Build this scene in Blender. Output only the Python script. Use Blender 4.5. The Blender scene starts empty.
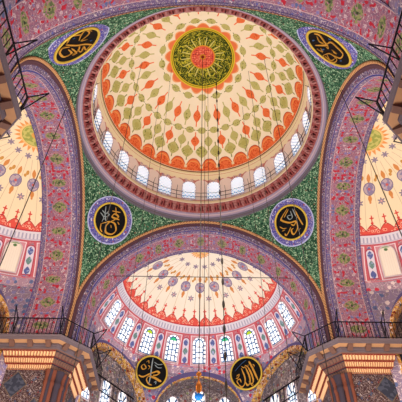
import bpy, bmesh, math, random
from mathutils import Vector, Matrix
S = bpy.context.scene
COL = S.collection
random.seed(7)
PI = math.pi
R = math.radians

# ---------------------------------------------------------------- camera
EL, ROLL, FPX = 48.8, 0.7, 488.0
ce, se = math.cos(R(EL)), math.sin(R(EL))
fwd = Vector((0, ce, se)); up0 = Vector((0, -se, ce)); rt0 = Vector((1, 0, 0))
cr, sr = math.cos(R(ROLL)), math.sin(R(ROLL))
up = up0 * cr - rt0 * sr
rt = rt0 * cr + up0 * sr
cam_d = bpy.data.cameras.new('camera'); cam = bpy.data.objects.new('camera', cam_d); COL.objects.link(cam)
cam_d.sensor_width = 36; cam_d.lens = 36 * FPX / 402; cam_d.clip_start = .1; cam_d.clip_end = 300
cam.matrix_world = Matrix(((rt.x, up.x, -fwd.x, 0), (rt.y, up.y, -fwd.y, -17.31), (rt.z, up.z, -fwd.z, 1.6), (0, 0, 0, 1)))
S.camera = cam

# ---------------------------------------------------------------- world, lamps, exposure
w = bpy.data.worlds.new('sky'); S.world = w; w.use_nodes = True
w.node_tree.nodes['Background'].inputs[0].default_value = (.62, .74, 1, 1)
w.node_tree.nodes['Background'].inputs[1].default_value = 0.5
S.view_settings.view_transform = 'Standard'; S.view_settings.look = 'None'
S.view_settings.gamma = 1; S.view_settings.use_curve_mapping = False
S.view_settings.exposure = -1.45
def lamp(name, loc, power, col, rad=1.0):
    l = bpy.data.lights.new(name, 'POINT'); l.energy = power; l.color = col; l.shadow_soft_size = rad
    o = bpy.data.objects.new(name, l); COL.objects.link(o); o.location = loc
WARM = (1, .80, .58); NEUT = (1, .96, .93); COOL = (.80, .86, 1)
for p in ((-4, -2, 5), (4, -2, 5), (-4, 4, 5), (4, 4, 5)):
    lamp('chandelier_light', p, 7600, NEUT, 1.0)
for sx in (-1, 1): lamp('dome_fill', (sx * 2.6, -1.5, 20), 4000, (1, .98, .90), .8)  # added fill in mid-air to brighten the dome, no fixture there
lamp('semidome_light', (-9.6, 1.0, 14.5), 2600, WARM, .5)
lamp('semidome_light', (9.6, 1.0, 14.5), 2600, WARM, .5)
lamp('semidome_light', (0, 10.5, 16.0), 1800, (.86, .92, 1), .5)
for sx in (-1, 1):
    lamp('pier_light', (sx * 9.3, 3.6, 12.6), 700, WARM, .3)
    lamp('pier_light', (sx * 3.6, 9.3, 12.6), 300, WARM, .3)

# ---------------------------------------------------------------- node expression helpers
def lin(h):
    h = h.lstrip('#'); c = [int(h[i:i + 2], 16) / 255 for i in (0, 2, 4)]
    return tuple(v / 12.92 if v <= .04045 else ((v + .055) / 1.055) ** 2.4 for v in c) + (1,)
class X:
    def __init__(s, g, sock): s.g = g; s.s = sock
    def __add__(a, b): return a.g.m('ADD', a, b)
    __radd__ = __add__
    def __sub__(a, b): return a.g.m('SUBTRACT', a, b)
    def __rsub__(a, b): return a.g.m('SUBTRACT', b, a)
    def __mul__(a, b): return a.g.m('MULTIPLY', a, b)
    __rmul__ = __mul__
    def __truediv__(a, b): return a.g.m('DIVIDE', a, b)
    def __rtruediv__(a, b): return a.g.m('DIVIDE', b, a)
    def __lt__(a, b): return a.g.m('LESS_THAN', a, b)
    def __gt__(a, b): return a.g.m('GREATER_THAN', a, b)
    def __and__(a, b): return a.g.m('MULTIPLY', a, b)
    def __or__(a, b): return a.g.m('MAXIMUM', a, b)
    def abs(a): return a.g.m('ABSOLUTE', a)
    def floor(a): return a.g.m('FLOOR', a)
    def frac(a): return a.g.m('FRACT', a)
    def sqrt(a): return a.g.m('SQRT', a)
    def sin(a): return a.g.m('SINE', a)
    def cos(a): return a.g.m('COSINE', a)
    def pow(a, b): return a.g.m('POWER', a, b)
    def max(a, b): return a.g.m('MAXIMUM', a, b)
    def min(a, b): return a.g.m('MINIMUM', a, b)
    def inv(a): return a.g.m('SUBTRACT', 1.0, a)
    def odd(a): return a.g.m('GREATER_THAN', a.g.m('FRACT', a.g.m('MULTIPLY', a, .5)), .25)
    def within(a, lo, hi): return (a > lo) & (a < hi)
class G:
    """one procedural material under construction"""
    def __init__(s, name, rough=.75, metal=0.0):
        s.mat = bpy.data.materials.new(name); s.mat.use_nodes = True; s.nt = s.mat.node_tree
        s.b = s.nt.nodes['Principled BSDF']; s.b.inputs['Roughness'].default_value = rough
        s.b.inputs['Metallic'].default_value = metal; s.b.inputs['Specular IOR Level'].default_value = .10
        tc = s.nt.nodes.new('ShaderNodeTexCoord'); s.P = tc.outputs['Object']
        sp = s.nt.nodes.new('ShaderNodeSeparateXYZ'); s.nt.links.new(s.P, sp.inputs[0])
        s.x, s.y, s.z = (X(s, sp.outputs[i]) for i in range(3))
    def put(s, inp, v):
        if isinstance(v, X): s.nt.links.new(v.s, inp)
        elif hasattr(v, 'is_linked') or hasattr(v, 'node'): s.nt.links.new(v, inp)
        else: inp.default_value = v
    def m(s, op, a, b=None):
        n = s.nt.nodes.new('ShaderNodeMath'); n.operation = op
        s.put(n.inputs[0], a)
        if b is not None: s.put(n.inputs[1], b)
        return X(s, n.outputs[0])
    def atan2(s, a, b): return s.m('ARCTAN2', a, b)
    def vec(s, a, b, c=0.0):
        n = s.nt.nodes.new('ShaderNodeCombineXYZ')
        for i, v in enumerate((a, b, c)): s.put(n.inputs[i], v)
        return n.outputs[0]
    def noise(s, v, scale, detail=1.0, dist=0.0):
        n = s.nt.nodes.new('ShaderNodeTexNoise'); s.put(n.inputs['Vector'], v)
        n.inputs['Scale'].default_value = scale; n.inputs['Detail'].default_value = detail
        n.inputs['Distortion'].default_value = dist
        return X(s, n.outputs[0])
    def vor(s, v, scale, rnd=1.0):
        n = s.nt.nodes.new('ShaderNodeTexVoronoi'); s.put(n.inputs['Vector'], v)
        n.inputs['Scale'].default_value = scale; n.inputs['Randomness'].default_value = rnd
        sp = s.nt.nodes.new('ShaderNodeSeparateColor'); s.nt.links.new(n.outputs['Color'], sp.inputs[0])
        return X(s, n.outputs['Distance']), X(s, sp.outputs[0]), X(s, sp.outputs[1])
    def col(s, h): return lin(h) if isinstance(h, str) else h
    def over(s, base, top, fac):
        n = s.nt.nodes.new('ShaderNodeMix'); n.data_type = 'RGBA'
        s.put(n.inputs[0], fac); s.put(n.inputs[6], s.col(base)); s.put(n.inputs[7], s.col(top))
        return n.outputs[2]
    def done(s, c, emit=0.0):
        s.put(s.b.inputs['Base Color'], s.col(c))
        if emit:
            s.put(s.b.inputs['Emission Color'], s.col(c)); s.b.inputs['Emission Strength'].default_value = emit
        return s.mat
def plain(name, h, rough=.7, metal=0.0, emit=0.0):
    g = G(name, rough, metal); n = g.noise(g.P, 3.0, 2)
    c = lin(h); d = tuple(v * .8 for v in c[:3]) + (1,)
    return g.done(g.over(d, c, n), emit)
def squiggle(g, v, scale, width, detail=0.0, dist=.6):
    """thin curling vine lines: contour of a noise field"""
    return (g.noise(v, scale, detail, dist) - .5).abs() < width
def arabesque(g, v, base, scale=2.6, cols=(('#c23a4e', .0, .28), ('#8d86b4', .28, .62), ('#5f6f9a', .62, .8), ('#e6d2d0', .8, 1.0)), r=.36, vine='#8f7f8c', vw=.03):
    """painted scrollwork: vine lines with flower blobs of several colours"""
    c = g.over(base, vine, squiggle(g, v, scale * .9, vw))
    c = g.over(c, '#e0cfd0', squiggle(g, v, scale * 1.5, vw * .6))
    d, a, b = g.vor(v, scale, .8)
    d2 = d + g.noise(v, scale * 4, 0) * .25 - .12
    for h, lo, hi in cols:
        c = g.over(c, h, (d2 < r) & a.within(lo, hi))
    return g.over(c, '#6a4a5c', (d2 < r * .22))
def cell(g, phi, n, off=0.0):
    """angle -> (index, angle offset from the middle of its cell)"""
    t = phi * (n / (2 * PI)) + off
    return t.floor(), (t.frac() - .5) * (2 * PI / n)
def leaf(x, y, w, h):
    """pointed leaf, half width w, half height h"""
    k = (y / h).abs()
    return (x.abs() / w + k * k * .75 + k * .25) < 1.0
def disc(x, y, r, sy=1.0): return ((x * x + (y / sy) * (y / sy)).sqrt()) < r
def star(g, x, y, r, n=8):
    a = g.atan2(x, y); return ((x * x + y * y).sqrt()) < (((a * n).cos() * .28 + .72) * r)

# ---------------------------------------------------------------- painted materials
def dome_paint():
    g = G('dome_paint'); rr = (g.x * g.x + g.y * g.y).sqrt()
    phi = g.atan2(g.x, g.y); th = g.atan2(rr, g.z); RD = 7.38
    CREAM, OR, GR, DG = '#fcf4de', '#ee7a48', '#c2be78', '#828a42'
    c = g.over(CREAM, '#f2e2bc', g.noise(g.P, .8, 2) * .6)
    N = 34
    sp = g.noise(g.P, 7.0, 1)
    # thin seams
    for n_, off, t0, w, h, kind in ((17, .5, 26.4, .27, .36, 'tan'), (34, .5, 48.0, .28, .34, 'tan'), (34, .5, 63.0, .50, .60, 'big')):
        i, a = cell(g, phi, n_, off); x = a * rr; y = (th - R(t0)) * RD
        if kind == 'tan':
            m = disc(y, x, w, h / w) ; st = (y.abs() < .035) & (x.abs() < h * 1.35)
        else:
            m = leaf(x, y, w, h); st = (x.abs() < .04) & (y.abs() < h * 1.45)
        c = g.over(c, DG, st)
        c = g.over(c, GR, m); c = g.over(c, DG, m & (sp > .62))
        if kind == 'big': c = g.over(c, '#b9b368', disc(x, y, w * .45))
    for t0, w, h in ((38.6, .32, .56), (55.6, .36, .50)):
        i, a = cell(g, phi, N, 0.0); x = a * rr; y = (th - R(t0)) * RD; o = i.odd()
        m = leaf(x, y, w, h); st = (x.abs() < .045) & (y.abs() < h * 1.6)
        k = st | m
        c = g.over(c, OR, k & o); c = g.over(c, GR, k & o.inv()); c = g.over(c, DG, m & o.inv() & (sp > .66))
        c = g.over(c, '#cf5527', m & o & (sp > .64))
    # border of scallops at the springing
    i, a = cell(g, phi, N, 0.0); x = (a * rr).abs() / .64
    edge = 71.3 - 2.6 + x.pow(2.6) * 6.0
    c = g.over(c, '#b44a2c', (th > (edge - .7) * R(1)))
    c = g.over(c, OR, (th > (edge) * R(1)))
    c = g.over(c, '#f2a05c', (th > (edge + 1.2) * R(1)) & (th < (edge + 2.0) * R(1)))
    c = g.over(c, '#d9542c', (th > (edge + 2.0) * R(1)) & (sp > .55))
    c = g.over(c, '#efdcb2', (th > R(73.6)) & (x > .86) & (th < R(75.6)))
    c = g.over(c, '#7a3a22', th > R(78.1))
    # petals and medallion at the crown
    i, a = cell(g, phi, 17, 0.0); x = (a * rr).abs() / .53
    pet = (1.0 - x * x) * .42 + 2.66
    rd = th * RD
    c = g.over(c, '#f3ae78', rd < pet + .06); c = g.over(c, '#ec8050', rd < pet - .05)
    c = g.over(c, '#e3c53a', rd < 2.66); c = g.over(c, '#8d8a1e', rd < 2.56)
    c = g.over(c, '#dcbf34', rd < 2.50)
    ink = '#35461a'
    c = g.over(c, ink, rd < 2.42)
    pv = g.vec(phi * 2.6, rd * 2.0, 0.0)
    yl = '#c2bc3c'
    w1 = ((g.noise(pv, 1.5, 0.0, 1.0) - .5).abs() < .035) | ((g.noise(pv, 2.3, 0.0, 1.2) - .46).abs() < .03)
    c = g.over(c, yl, w1 & (rd < 2.36) & (rd > 1.05))
    i, a = cell(g, phi, 17, .5); x = (a * rr).abs()
    c = g.over(c, '#d8d47c', (x < .035) & rd.within(.95, 1.75))
    i2, a2 = cell(g, phi, 34, .25); c = g.over(c, '#bdb94e', ((a2 * rr).abs() < .022) & rd.within(.95, 1.45))
    c = g.over(c, '#d99a2c', rd < 1.03); c = g.over(c, '#e0604a', rd < .93)
    d, a1, b1 = g.vor(g.vec(g.x, g.y, 0.0), 6.0, .4)
    c = g.over(c, '#f3b08c', (d < .25) & (rd < .85)); c = g.over(c, '#7a1f2c', (d > .62) & (rd < .85))
    c = g.over(c, '#c98a2a', rd < .24); c = g.over(c, '#8f2b1c', rd < .14)
    return g.done(c)

def semidome_paint(name, cream, sun):
    g = G(name); rr = (g.x * g.x + g.y * g.y).sqrt(); RD = 7.35
    phi = g.atan2(g.x, g.y); el = g.atan2(g.z, rr) * (180 / PI); M = R(1) * RD
    sp = g.noise(g.P, 6.0, 1)
    c = g.over(cream, '#ead9bb', g.noise(g.P, .7, 2) * .6)
    i, a = cell(g, phi, 36, 0.0); c = g.over(c, '#cfb996', ((a * rr).abs() < .018) & (el < 76.0))
    # snowflakes near the crown
    i, a = cell(g, phi, 14, 0.0); c = g.over(c, '#8c7f92', star(g, a * rr, (el - 77.5) * M, .24, 6))
    i, a = cell(g, phi, 18, 0.0); x = a * rr
    c = g.over(c, '#8a7c90', star(g, x, (el - 55.2) * M, .26, 6)); c = g.over(c, '#d7a7a0', disc(x, (el - 55.2) * M, .07))
    c = g.over(c, '#c7924a', disc(x - .05, (el - 68.5) * M, .1, 1.6) | disc(x + .07, (el - 66.9) * M, .09, 1.3))
    i, a = cell(g, phi, 18, .5); x = a * rr
    fl = leaf(x, (el - 68.3) * M, .13, .34) | ((x.abs() < .03) & el.within(57.5, 70.5)) | leaf(x, (el - 57.4) * M, .13, .30) | disc(x, (el - 55.3) * M, .07)
    c = g.over(c, '#d08a4c', fl)
    y = (el - 62.6) * M
    c = g.over(c, '#6e6688', disc(x, y, .39, 1.15)); c = g.over(c, '#b9a6ac', disc(x, y, .34, 1.15))
    c = g.over(c, '#8b80a0', disc(x, y, .33, 1.15) & (g.noise(g.P, 5.0, 0) > .5)); c = g.over(c, '#c9615c', disc(x, y, .09))
    # sun at the crown
    rr = rr / sun; i, a = cell(g, phi, 22, 0.0); k = (a * (22 / PI)).abs()
    c = g.over(c, '#e39a55', rr < (1.28 - k * .42)); c = g.over(c, '#f0c07c', rr < .92); c = g.over(c, '#9aa152' if sun == 1.0 else '#e0a266', rr < .80)
    c = g.over(c, '#c3bd6c' if sun == 1.0 else '#f0cc90', (rr < .76) & (g.noise(g.P, 5.0, 0) > .5)); c = g.over(c, '#d9a352', rr < .22); rr = rr * sun
    # red scallops with crosses
    i, a = cell(g, phi, 38, 0.0); x = a * rr; xa = x.abs() / .46
    edge = 43.2 - xa.pow(1.6) * 3.4
    c = g.over(c, '#d24a40', ((x.abs() < .035) & el.within(42, 48.5)) | star(g, x, (el - 47.0) * M, .15, 4) | disc(x, (el - 44.3) * M, .09))
    c = g.over(c, '#a92f34', el < edge + .5); c = g.over(c, '#d9564a', el < edge)
    cc, ca, cb = g.vor(g.P, 4.2, .7)
    c = g.over(c, '#eec0a4', (el < edge) & ((cc - .34).abs() < .05)); c = g.over(c, '#b7353a', (el < edge) & (cc < .16))
    c = g.over(c, '#b8333c', el < 38.6)
    # pale frieze
    c = g.over(c, '#d9d4dc', el < 37.9); i, a = cell(g, phi, 150, 0.0)
    c = g.over(c, '#a9a6bb', (a.abs() < .009) & el.within(34.0, 36.8)); c = g.over(c, '#c0b6c8', el.within(33.4, 34.0))
    c = g.over(c, '#b9525c', el < 33.2)
    # window belt
    belt = arabesque(g, g.P, '#bb6f78', 3.0)
    c = g.over(c, belt, el < 32.4)
    i, a = cell(g, phi, 360 / 18.8, .5); x = a * rr
    c = g.over(c, '#c2606a', (x.abs() < .86) & el.within(13.6, 32.8)); c = g.over(c, '#e9d7dc', (x.abs() < .68) & el.within(14.0, 32.2))
    c = g.over(c, '#c98a94', (x.abs() < .62) & el.within(14.3, 31.8))
    i, a = cell(g, phi, 360 / 18.8, 0.0); x = a * rr; y = (el - 22.8) * M
    pan = (x.abs() < .31) & el.within(14.8, 28.6) | disc(x, (el - 28.6) * M, .31)
    pan2 = (x.abs() < .25) & el.within(15.4, 28.4) | disc(x, (el - 28.4) * M, .25)
    c = g.over(c, '#a8485a', pan); c = g.over(c, '#d8cfdc', pan2)
    for j, q in enumerate((-.62, .06, .72)):
        m = leaf(x, y - q + .1, .19, .29)
        c = g.over(c, ('#5b659c', '#6a8a86', '#5b659c')[j], m); c = g.over(c, '#9aa6c8', m & (sp > .6))
    low = arabesque(g, g.P, '#a98a9c', 2.6)
    c = g.over(c, low, el < 14.0); c = g.over(c, '#c77480', el.within(13.2, 13.7))
    return g.done(c)

def soffit_paint():
    """broad painted band under each great arch; local x,z is the arch plane (z from the springing), y the depth from its outer edge"""
    g = G('arch_soffit_paint'); rad = (g.x * g.x + g.z * g.z).sqrt()
    th = g.atan2(g.x, g.z); s = th * 7.35
    s = g.over(s.s, s.s, 0.0); s = th * 7.35
    w_ = g.y - 1.14
    i, a = cell(g, th, 28, .5); xx = a * 7.35
    pv = g.vec(xx.abs() + i.abs() * 3.7, w_.abs(), 0.0)
    fine = g.vec(s * 1.0, w_, 0.0)
    c = arabesque(g, pv, '#a67086', 3.8, (('#d02c44', .0, .34), ('#8f86bc', .34, .62), ('#6878a8', .62, .78), ('#d8b8c0', .84, 1.0)), .34, '#8f6f86')
    c = g.over(c, '#c42f3f', (g.noise(fine, 4.2, 0) > .66))
    # green cartouches down the middle
    q = g.noise(fine, 5.0, 1)
    o = i.odd()
    m1 = leaf(w_, xx, .46, .40) ; m2 = disc(xx, w_, .25, 1.9)
    m = (m1 & o) | (m2 & o.inv())
    k1 = leaf(w_, xx, .54, .50); k2 = disc(xx, w_, .31, 1.75)
    c = g.over(c, '#b98a8e', ((k1 & o) | (k2 & o.inv())) & (g.noise(fine, 9.0, 0) > .42))
    m = m & (g.noise(fine, 8.0, 0) > .38)
    c = g.over(c, '#9a9e66', m); c = g.over(c, '#66764c', m & (q > .5)); c = g.over(c, '#3a4630', disc(xx, w_, .07))
    # side strips
    c = g.over(c, '#d7b3b4', w_.abs() > .80)
    edge = arabesque(g, fine, '#77648c', 4.6, (('#b0506c', .0, .3), ('#6a6fae', .3, .7), ('#b9a9c4', .7, 1.0)), .3)
    c = g.over(c, edge, w_.abs() > .84); c = g.over(c, '#584f86', w_.abs() > 1.11)
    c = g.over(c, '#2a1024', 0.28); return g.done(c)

def archivolt_paint():
    g = G('archivolt_paint'); rad = (g.x * g.x + g.z * g.z).sqrt(); th = g.atan2(g.x, g.z); d = g.y
    v = g.vec(th * 7.6, d * 2, 0.0)
    c = arabesque(g, v, '#675470', 4.6, (('#8a4450', .0, .3), ('#4c5088', .3, .75), ('#8a7a98', .75, 1.0)), .3, '#4a3a60')
    c = g.over(c, '#5a3c44', d < .10)
    c = g.over(c, '#c8a2ac', d.within(.235, .25)); c = g.over(c, '#454a8c', d > .25)
    c = g.over(c, '#1a1020', 0.25); return g.done(c)

def rope_paint():
    g = G('gilded_rope_paint', .55); rad = (g.x * g.x + g.z * g.z).sqrt(); th = g.atan2(g.x, g.z)
    t = (th * 8.0 * 4.5 + g.y * 9).frac()
    c = g.over('#b98c60', '#7a4a34', t < .38); return g.done(c)

def pendentive_paint():
    g = G('pendentive_paint')
    v = g.P; c = g.over('#2a5038', '#38664a', g.noise(v, .9, 1) > .5)
    c = g.over(c, '#8dae8c', (g.noise(v, 4.4, 0.0, 1.0) - .5).abs() < .05)
    c = g.over(c, '#1f3d2e', (g.noise(v, 5.0, 0.0, .8) - .41).abs() < .06)
    d, a, b = g.vor(v, 6.0, .9)
    dd = d + g.noise(v, 12, 0) * .2 - .1
    c = g.over(c, '#b4c8a4', (dd < .27) & (a > .55)); c = g.over(c, '#17352a', (dd < .27) & (a < .35)); c = g.over(c, '#a8574e', (dd < .2) & a.within(.40, .52))
    c = g.over(c, '#08140e', 0.22); return g.done(c)

def wall_paint(name='wall_tile_paint', base='#93809c'):
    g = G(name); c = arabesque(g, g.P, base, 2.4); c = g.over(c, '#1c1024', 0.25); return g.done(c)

def exedra_paint():
    g = G('exedra_vault_paint'); c = arabesque(g, g.P, '#75666a', 2.8, (('#8e4a48', 0, .35), ('#5c6a86', .35, .6), ('#8c9468', .6, .8), ('#b8a596', .8, 1)), .3, '#9c8a84')
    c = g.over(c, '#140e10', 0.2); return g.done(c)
def gold_paint():
    g = G('gilded_arabesque'); c = arabesque(g, g.P, '#b0763e', 3.2, (('#7f2f24', 0, .4), ('#5a6b74', .4, .6), ('#e0b45e', .6, 1)), .34, '#e2b25a', .05)
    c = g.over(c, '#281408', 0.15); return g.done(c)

def pier_tile():
    """hexagon-lozenge tiled pier face in red, blue and grey"""
    g = G('pier_tile'); u = g.x + g.y; v = g.z
    a = (u * .40 + v * .34).frac() - .5; b = (u * .40 - v * .34).frac() - .5
    fr = g.vec(a.abs(), b.abs(), 0.0)
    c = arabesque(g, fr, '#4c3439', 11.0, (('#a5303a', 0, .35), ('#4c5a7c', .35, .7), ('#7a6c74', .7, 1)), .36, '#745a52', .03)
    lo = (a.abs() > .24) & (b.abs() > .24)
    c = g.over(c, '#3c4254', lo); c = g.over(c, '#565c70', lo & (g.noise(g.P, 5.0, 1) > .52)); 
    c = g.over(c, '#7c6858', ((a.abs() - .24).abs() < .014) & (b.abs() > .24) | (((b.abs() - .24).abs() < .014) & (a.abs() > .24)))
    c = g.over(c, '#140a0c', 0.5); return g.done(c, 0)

def drum_paint():
    g = G('drum_paint'); phi = g.atan2(g.x, g.y); z = g.z
    c = arabesque(g, g.P, '#dab6b0', 5.0, (('#b8484e', 0, .3), ('#8a7ca4', .3, .75), ('#ecd6c4', .75, 1)), .33, '#9a7088')
    i, a = cell(g, phi, 24, .5); x = a * 7.45
    c = g.over(c, '#c8827c', (x.abs() < .64) & z.within(.1, 2.5) | disc(x, z - 2.0, .62)); c = g.over(c, '#ecdad2', (x.abs() < .57) & z.within(.2, 1.95) | disc(x, z - 1.95, .57))
    i, a = cell(g, phi, 96, 0.0)
    top = 2.62 - (a.abs() * (96 / PI)) * .16
    c = g.over(c, '#efdfba', z > top); c = g.over(c, '#c87a5c', (z - 3.03).abs() < .02)
    c = g.over(c, '#e4cf9c', z.within(3.2, 3.36))
    return g.done(c)

def cornice_paint():
    g = G('cornice_paint'); rr = (g.x * g.x + g.y * g.y).sqrt(); phi = g.atan2(g.x, g.y)
    c = g.over('#a58c90', '#8a7688', g.noise(g.P, 4.0, 1) > .5)
    c = g.over(c, '#8f7f92', rr > 7.72); c = g.over(c, '#b09aa2', rr.within(7.78, 7.83)); c = g.over(c, '#6f6878', rr > 7.93)
    c = g.over(c, '#8a4644', rr.within(7.26, 7.70)); c = g.over(c, '#5c2224', rr.within(7.36, 7.62) & ((phi * (80 / (2 * PI))).frac() - .0).within(.1, .3)); c = g.over(c, '#cbb594', rr < 7.24)
    return g.done(c)

def glass(name, kind):
    """daylit leaded window pane, local x across and z up from the sill"""
    g = G(name, .3); x, z = g.x, g.z
    if kind == 'dome':
        c = g.over('#e2f0ff', '#ffffff', z > .5)
        a = (x * 3.4 + z * 2.6).frac(); b = (x * 3.4 - z * 2.6).frac()
        c = g.over(c, '#5f80aa', (a < .28) | (b < .28))
        return g.done(c, 2.3)
    if kind == 'blind':
        c = g.over('#e8dccb', '#d8cabc', (x * 7.0).frac() < .1)
        c = g.over(c, '#5a7a4c', disc(x, z - 1.78, .12, .8)); c = g.over(c, '#8fa47c', disc(x, z - 1.9, .3, .45) & (z > 1.9))
        return g.done(c, .12)
    top = {'green': '#2f9c68', 'yellow': '#8ea820', 'clear': '#cfe8ff', 'low': '#cfe8ff'}[kind]
    c = g.over('#e6f3ff', '#ffffff', g.noise(g.P, 1.6, 0) > .5)
    zz = 1.6 if kind != 'low' else 1.15
    fan = disc(x, z - zz, .25) & (z > zz - .02)
    c = g.over(c, top, fan)
    border = x.abs() > .30
    inner = ((x.abs() - .30).abs() < .042) | ((x.abs() < .04) & (z < zz)) | (((z * 2.4).frac() < .19) & (x.abs() < .30) & (z < zz))
    ring = border & ((z * 3.0).frac() < .32)
    rr = (x * x + (z - zz) * (z - zz)).sqrt()
    ring2 = (z > zz) & (((rr - .27).abs() < .045) | ((rr > .27) & ((g.atan2(x, z - zz) * 1.3 + .5).frac() < .28)))
    c = g.over(c, '#26466c', (inner & (z < zz + .02)) | (ring & (z < zz)) | ring2)
    return g.done(c, 2.3)

MAT = dict(
    dome=dome_paint(), semi_far=semidome_paint('far_semidome_paint', '#f1ebdc', .62), semi_side=semidome_paint('side_semidome_paint', '#f1dcb4', 1.0),
    soffit=soffit_paint(), archivolt=archivolt_paint(), rope=rope_paint(), pend=pendentive_paint(), wall=wall_paint(), exedra=exedra_paint(),
    gold=gold_paint(), tile=pier_tile(), drum=drum_paint(), cornice=cornice_paint(),
    g_dome=glass('dome_window_glass', 'dome'), g_green=glass('green_topped_glass', 'green'), g_yellow=glass('yellow_topped_glass', 'yellow'),
    g_clear=glass('clear_leaded_glass', 'clear'), g_low=glass('exedra_window_glass', 'low'), g_blind=glass('cream_window_panel', 'blind'),
    stone=plain('pale_plaster', '#d8c8cc'), black=plain('black_line_paint', '#15130f'), iron=plain('black_iron', '#14131a', .5, .3),
    red=plain('red_brown_bracket', '#a8706c'), blackred=plain('dark_bracket', '#4a1a1e'), gilt=plain('gilt', '#cfae45', .4, .2), beige=plain('muqarnas_plaster', '#dcb488'),
    beige2=plain('muqarnas_edge_shade', '#7c2c24'), greyst=plain('grey_stone', '#675a60'), goldst=plain('gilded_coffer', '#b98c66'), purple=plain('purple_edge_paint', '#5e5480'),
    disc=plain('black_panel', '#070608', .6), shaft=plain('red_gold_shaft', '#6a3a2c'), ink=plain('gold_lettering', '#c08a34', .45, .2), ink2=plain('pale_lettering', '#8f9a9c', .45), inkb=plain('blue_lettering', '#31507a', .45),
    wood=plain('capital_brown', '#6e5046'), dk=plain('dark_shaft', '#38303a'), brass=plain('brass', '#c0702c', .35, .6), blueg=plain('blue_glass', '#1f6fc0', .2), carpet=plain('red_carpet', '#6a3c38', .9), cable=plain('dark_cable', '#3c342e', .6, 0))
def border_paint(ro):
    g = G('roundel_border_paint'); c = arabesque(g, g.P, '#56509a', 4.4, (('#a0505c', 0, .35), ('#8f93d4', .35, .8), ('#c8c4dc', .8, 1)), .3, '#464a92')
    rr = (g.x * g.x + g.z * g.z).sqrt()
    c = g.over(c, '#b9bce4', rr > ro * .955)
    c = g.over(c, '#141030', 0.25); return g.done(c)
MAT['border'] = border_paint(1.70); MAT['border2'] = border_paint(2.05)

# ---------------------------------------------------------------- object helpers
def mesh_obj(name, verts, faces, mat, parent=None, smooth=False, mats=None, fm=None):
    me = bpy.data.meshes.new(name); me.from_pydata([tuple(v) for v in verts], [], faces)
    for m_ in (mats or [mat]): me.materials.append(m_)
    if fm: me.polygons.foreach_set('material_index', fm)
    if smooth: me.polygons.foreach_set('use_smooth', [True] * len(me.polygons))
    me.update()
    o = bpy.data.objects.new(name, me); COL.objects.link(o)
    if parent: o.parent = parent
    return o
def struct(o): o['kind'] = 'structure'; return o
def empty(name, loc=(0, 0, 0), rz=0.0):
    o = bpy.data.objects.new(name, None); COL.objects.link(o); o.location = loc; o.rotation_euler = (0, 0, rz); return o
def tag(o, label, cat, group=None):
    o['label'] = label; o['category'] = cat
    if group: o['group'] = group
    return o
def grid(f, nu, nv, cu=False):
    """verts and quads of f(u, v) over [0,1]^2"""
    vs = [f(i / nu, j / nv) for i in range(nu + (0 if cu else 1)) for j in range(nv + 1)]
    fs = []; n = nu if cu else nu + 1
    for i in range(nu):
        for j in range(nv):
            a = i * (nv + 1) + j; b = ((i + 1) % n) * (nv + 1) + j
            fs.append((a, b, b + 1, a + 1))
    return vs, fs
class MB:
    def __init__(s): s.v = []; s.f = []; s.m = []
    def add(s, vs, fs, mi=0):
        k = len(s.v); s.v += [tuple(v) for v in vs]; s.f += [tuple(i + k for i in f) for f in fs]; s.m += [mi] * len(fs)
    def box(s, lo, hi, mi=0, M=None):
        vs = [Vector((x, y, z)) for x in (lo[0], hi[0]) for y in (lo[1], hi[1]) for z in (lo[2], hi[2])]
        if M: vs = [M @ v for v in vs]
        s.add(vs, [(0, 1, 3, 2), (4, 6, 7, 5), (0, 4, 5, 1), (2, 3, 7, 6), (0, 2, 6, 4), (1, 5, 7, 3)], mi)
    def rod(s, a, b, r, n=6, mi=0, r2=None):
        a = Vector(a); b = Vector(b); d = (b - a).normalized(); t = d.orthogonal().normalized(); q = d.cross(t); r2 = r if r2 is None else r2
        vs = [a + (t * math.cos(2 * PI * i / n) + q * math.sin(2 * PI * i / n)) * r for i in range(n)] + [b + (t * math.cos(2 * PI * i / n) + q * math.sin(2 * PI * i / n)) * r2 for i in range(n)]
        s.add(vs, [(i, (i + 1) % n, n + (i + 1) % n, n + i) for i in range(n)] + [tuple(range(n - 1, -1, -1)), tuple(range(n, 2 * n))], mi)
    def lathe(s, prof, n=24, mi=0, c=(0, 0, 0)):
        vs, fs = grid(lambda u, v: (0, 0, 0), n, len(prof) - 1, True)
        vs = [(c[0] + r * math.cos(2 * PI * i / n), c[1] + r * math.sin(2 * PI * i / n), c[2] + z) for i in range(n) for r, z in prof]
        s.add(vs, fs, mi)
    def tube(s, pts, r, n=6, mi=0, closed=False):
        pts = [Vector(p) for p in pts]; m = len(pts); vs = []; 
        for i, p in enumerate(pts):
            a = pts[(i - 1) % m] if (closed or i) else p; b = pts[(i + 1) % m] if (closed or i < m - 1) else p
            d = (b - a).normalized(); t = d.cross(Vector((0, 0, 1)));
            t = t.normalized() if t.length > 1e-3 else d.orthogonal().normalized(); q = d.cross(t)
            vs += [p + (t * math.cos(2 * PI * k / n) + q * math.sin(2 * PI * k / n)) * r for k in range(n)]
        fs = [(i * n + k, i * n + (k + 1) % n, ((i + 1) % m) * n + (k + 1) % n, ((i + 1) % m) * n + k) for i in range(m if closed else m - 1) for k in range(n)]
        s.add(vs, fs, mi)
    def build(s, name, mat, parent=None, smooth=False):
        mats = mat if isinstance(mat, list) else [mat]
        return mesh_obj(name, s.v, s.f, None, parent, smooth, mats, s.m)

ZS = 20.1; RA = 8.0
def arch_k(th):
    """slightly pointed profile of the great arches"""
    return 1.0 - .030 * math.sin(2 * th) ** 2
def arch_pt(r, th):   # x, z above the springing
    k = arch_k(th); return r * k * math.sin(th), r * k * math.cos(th)
ZB = 17.05            # balcony level

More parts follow.
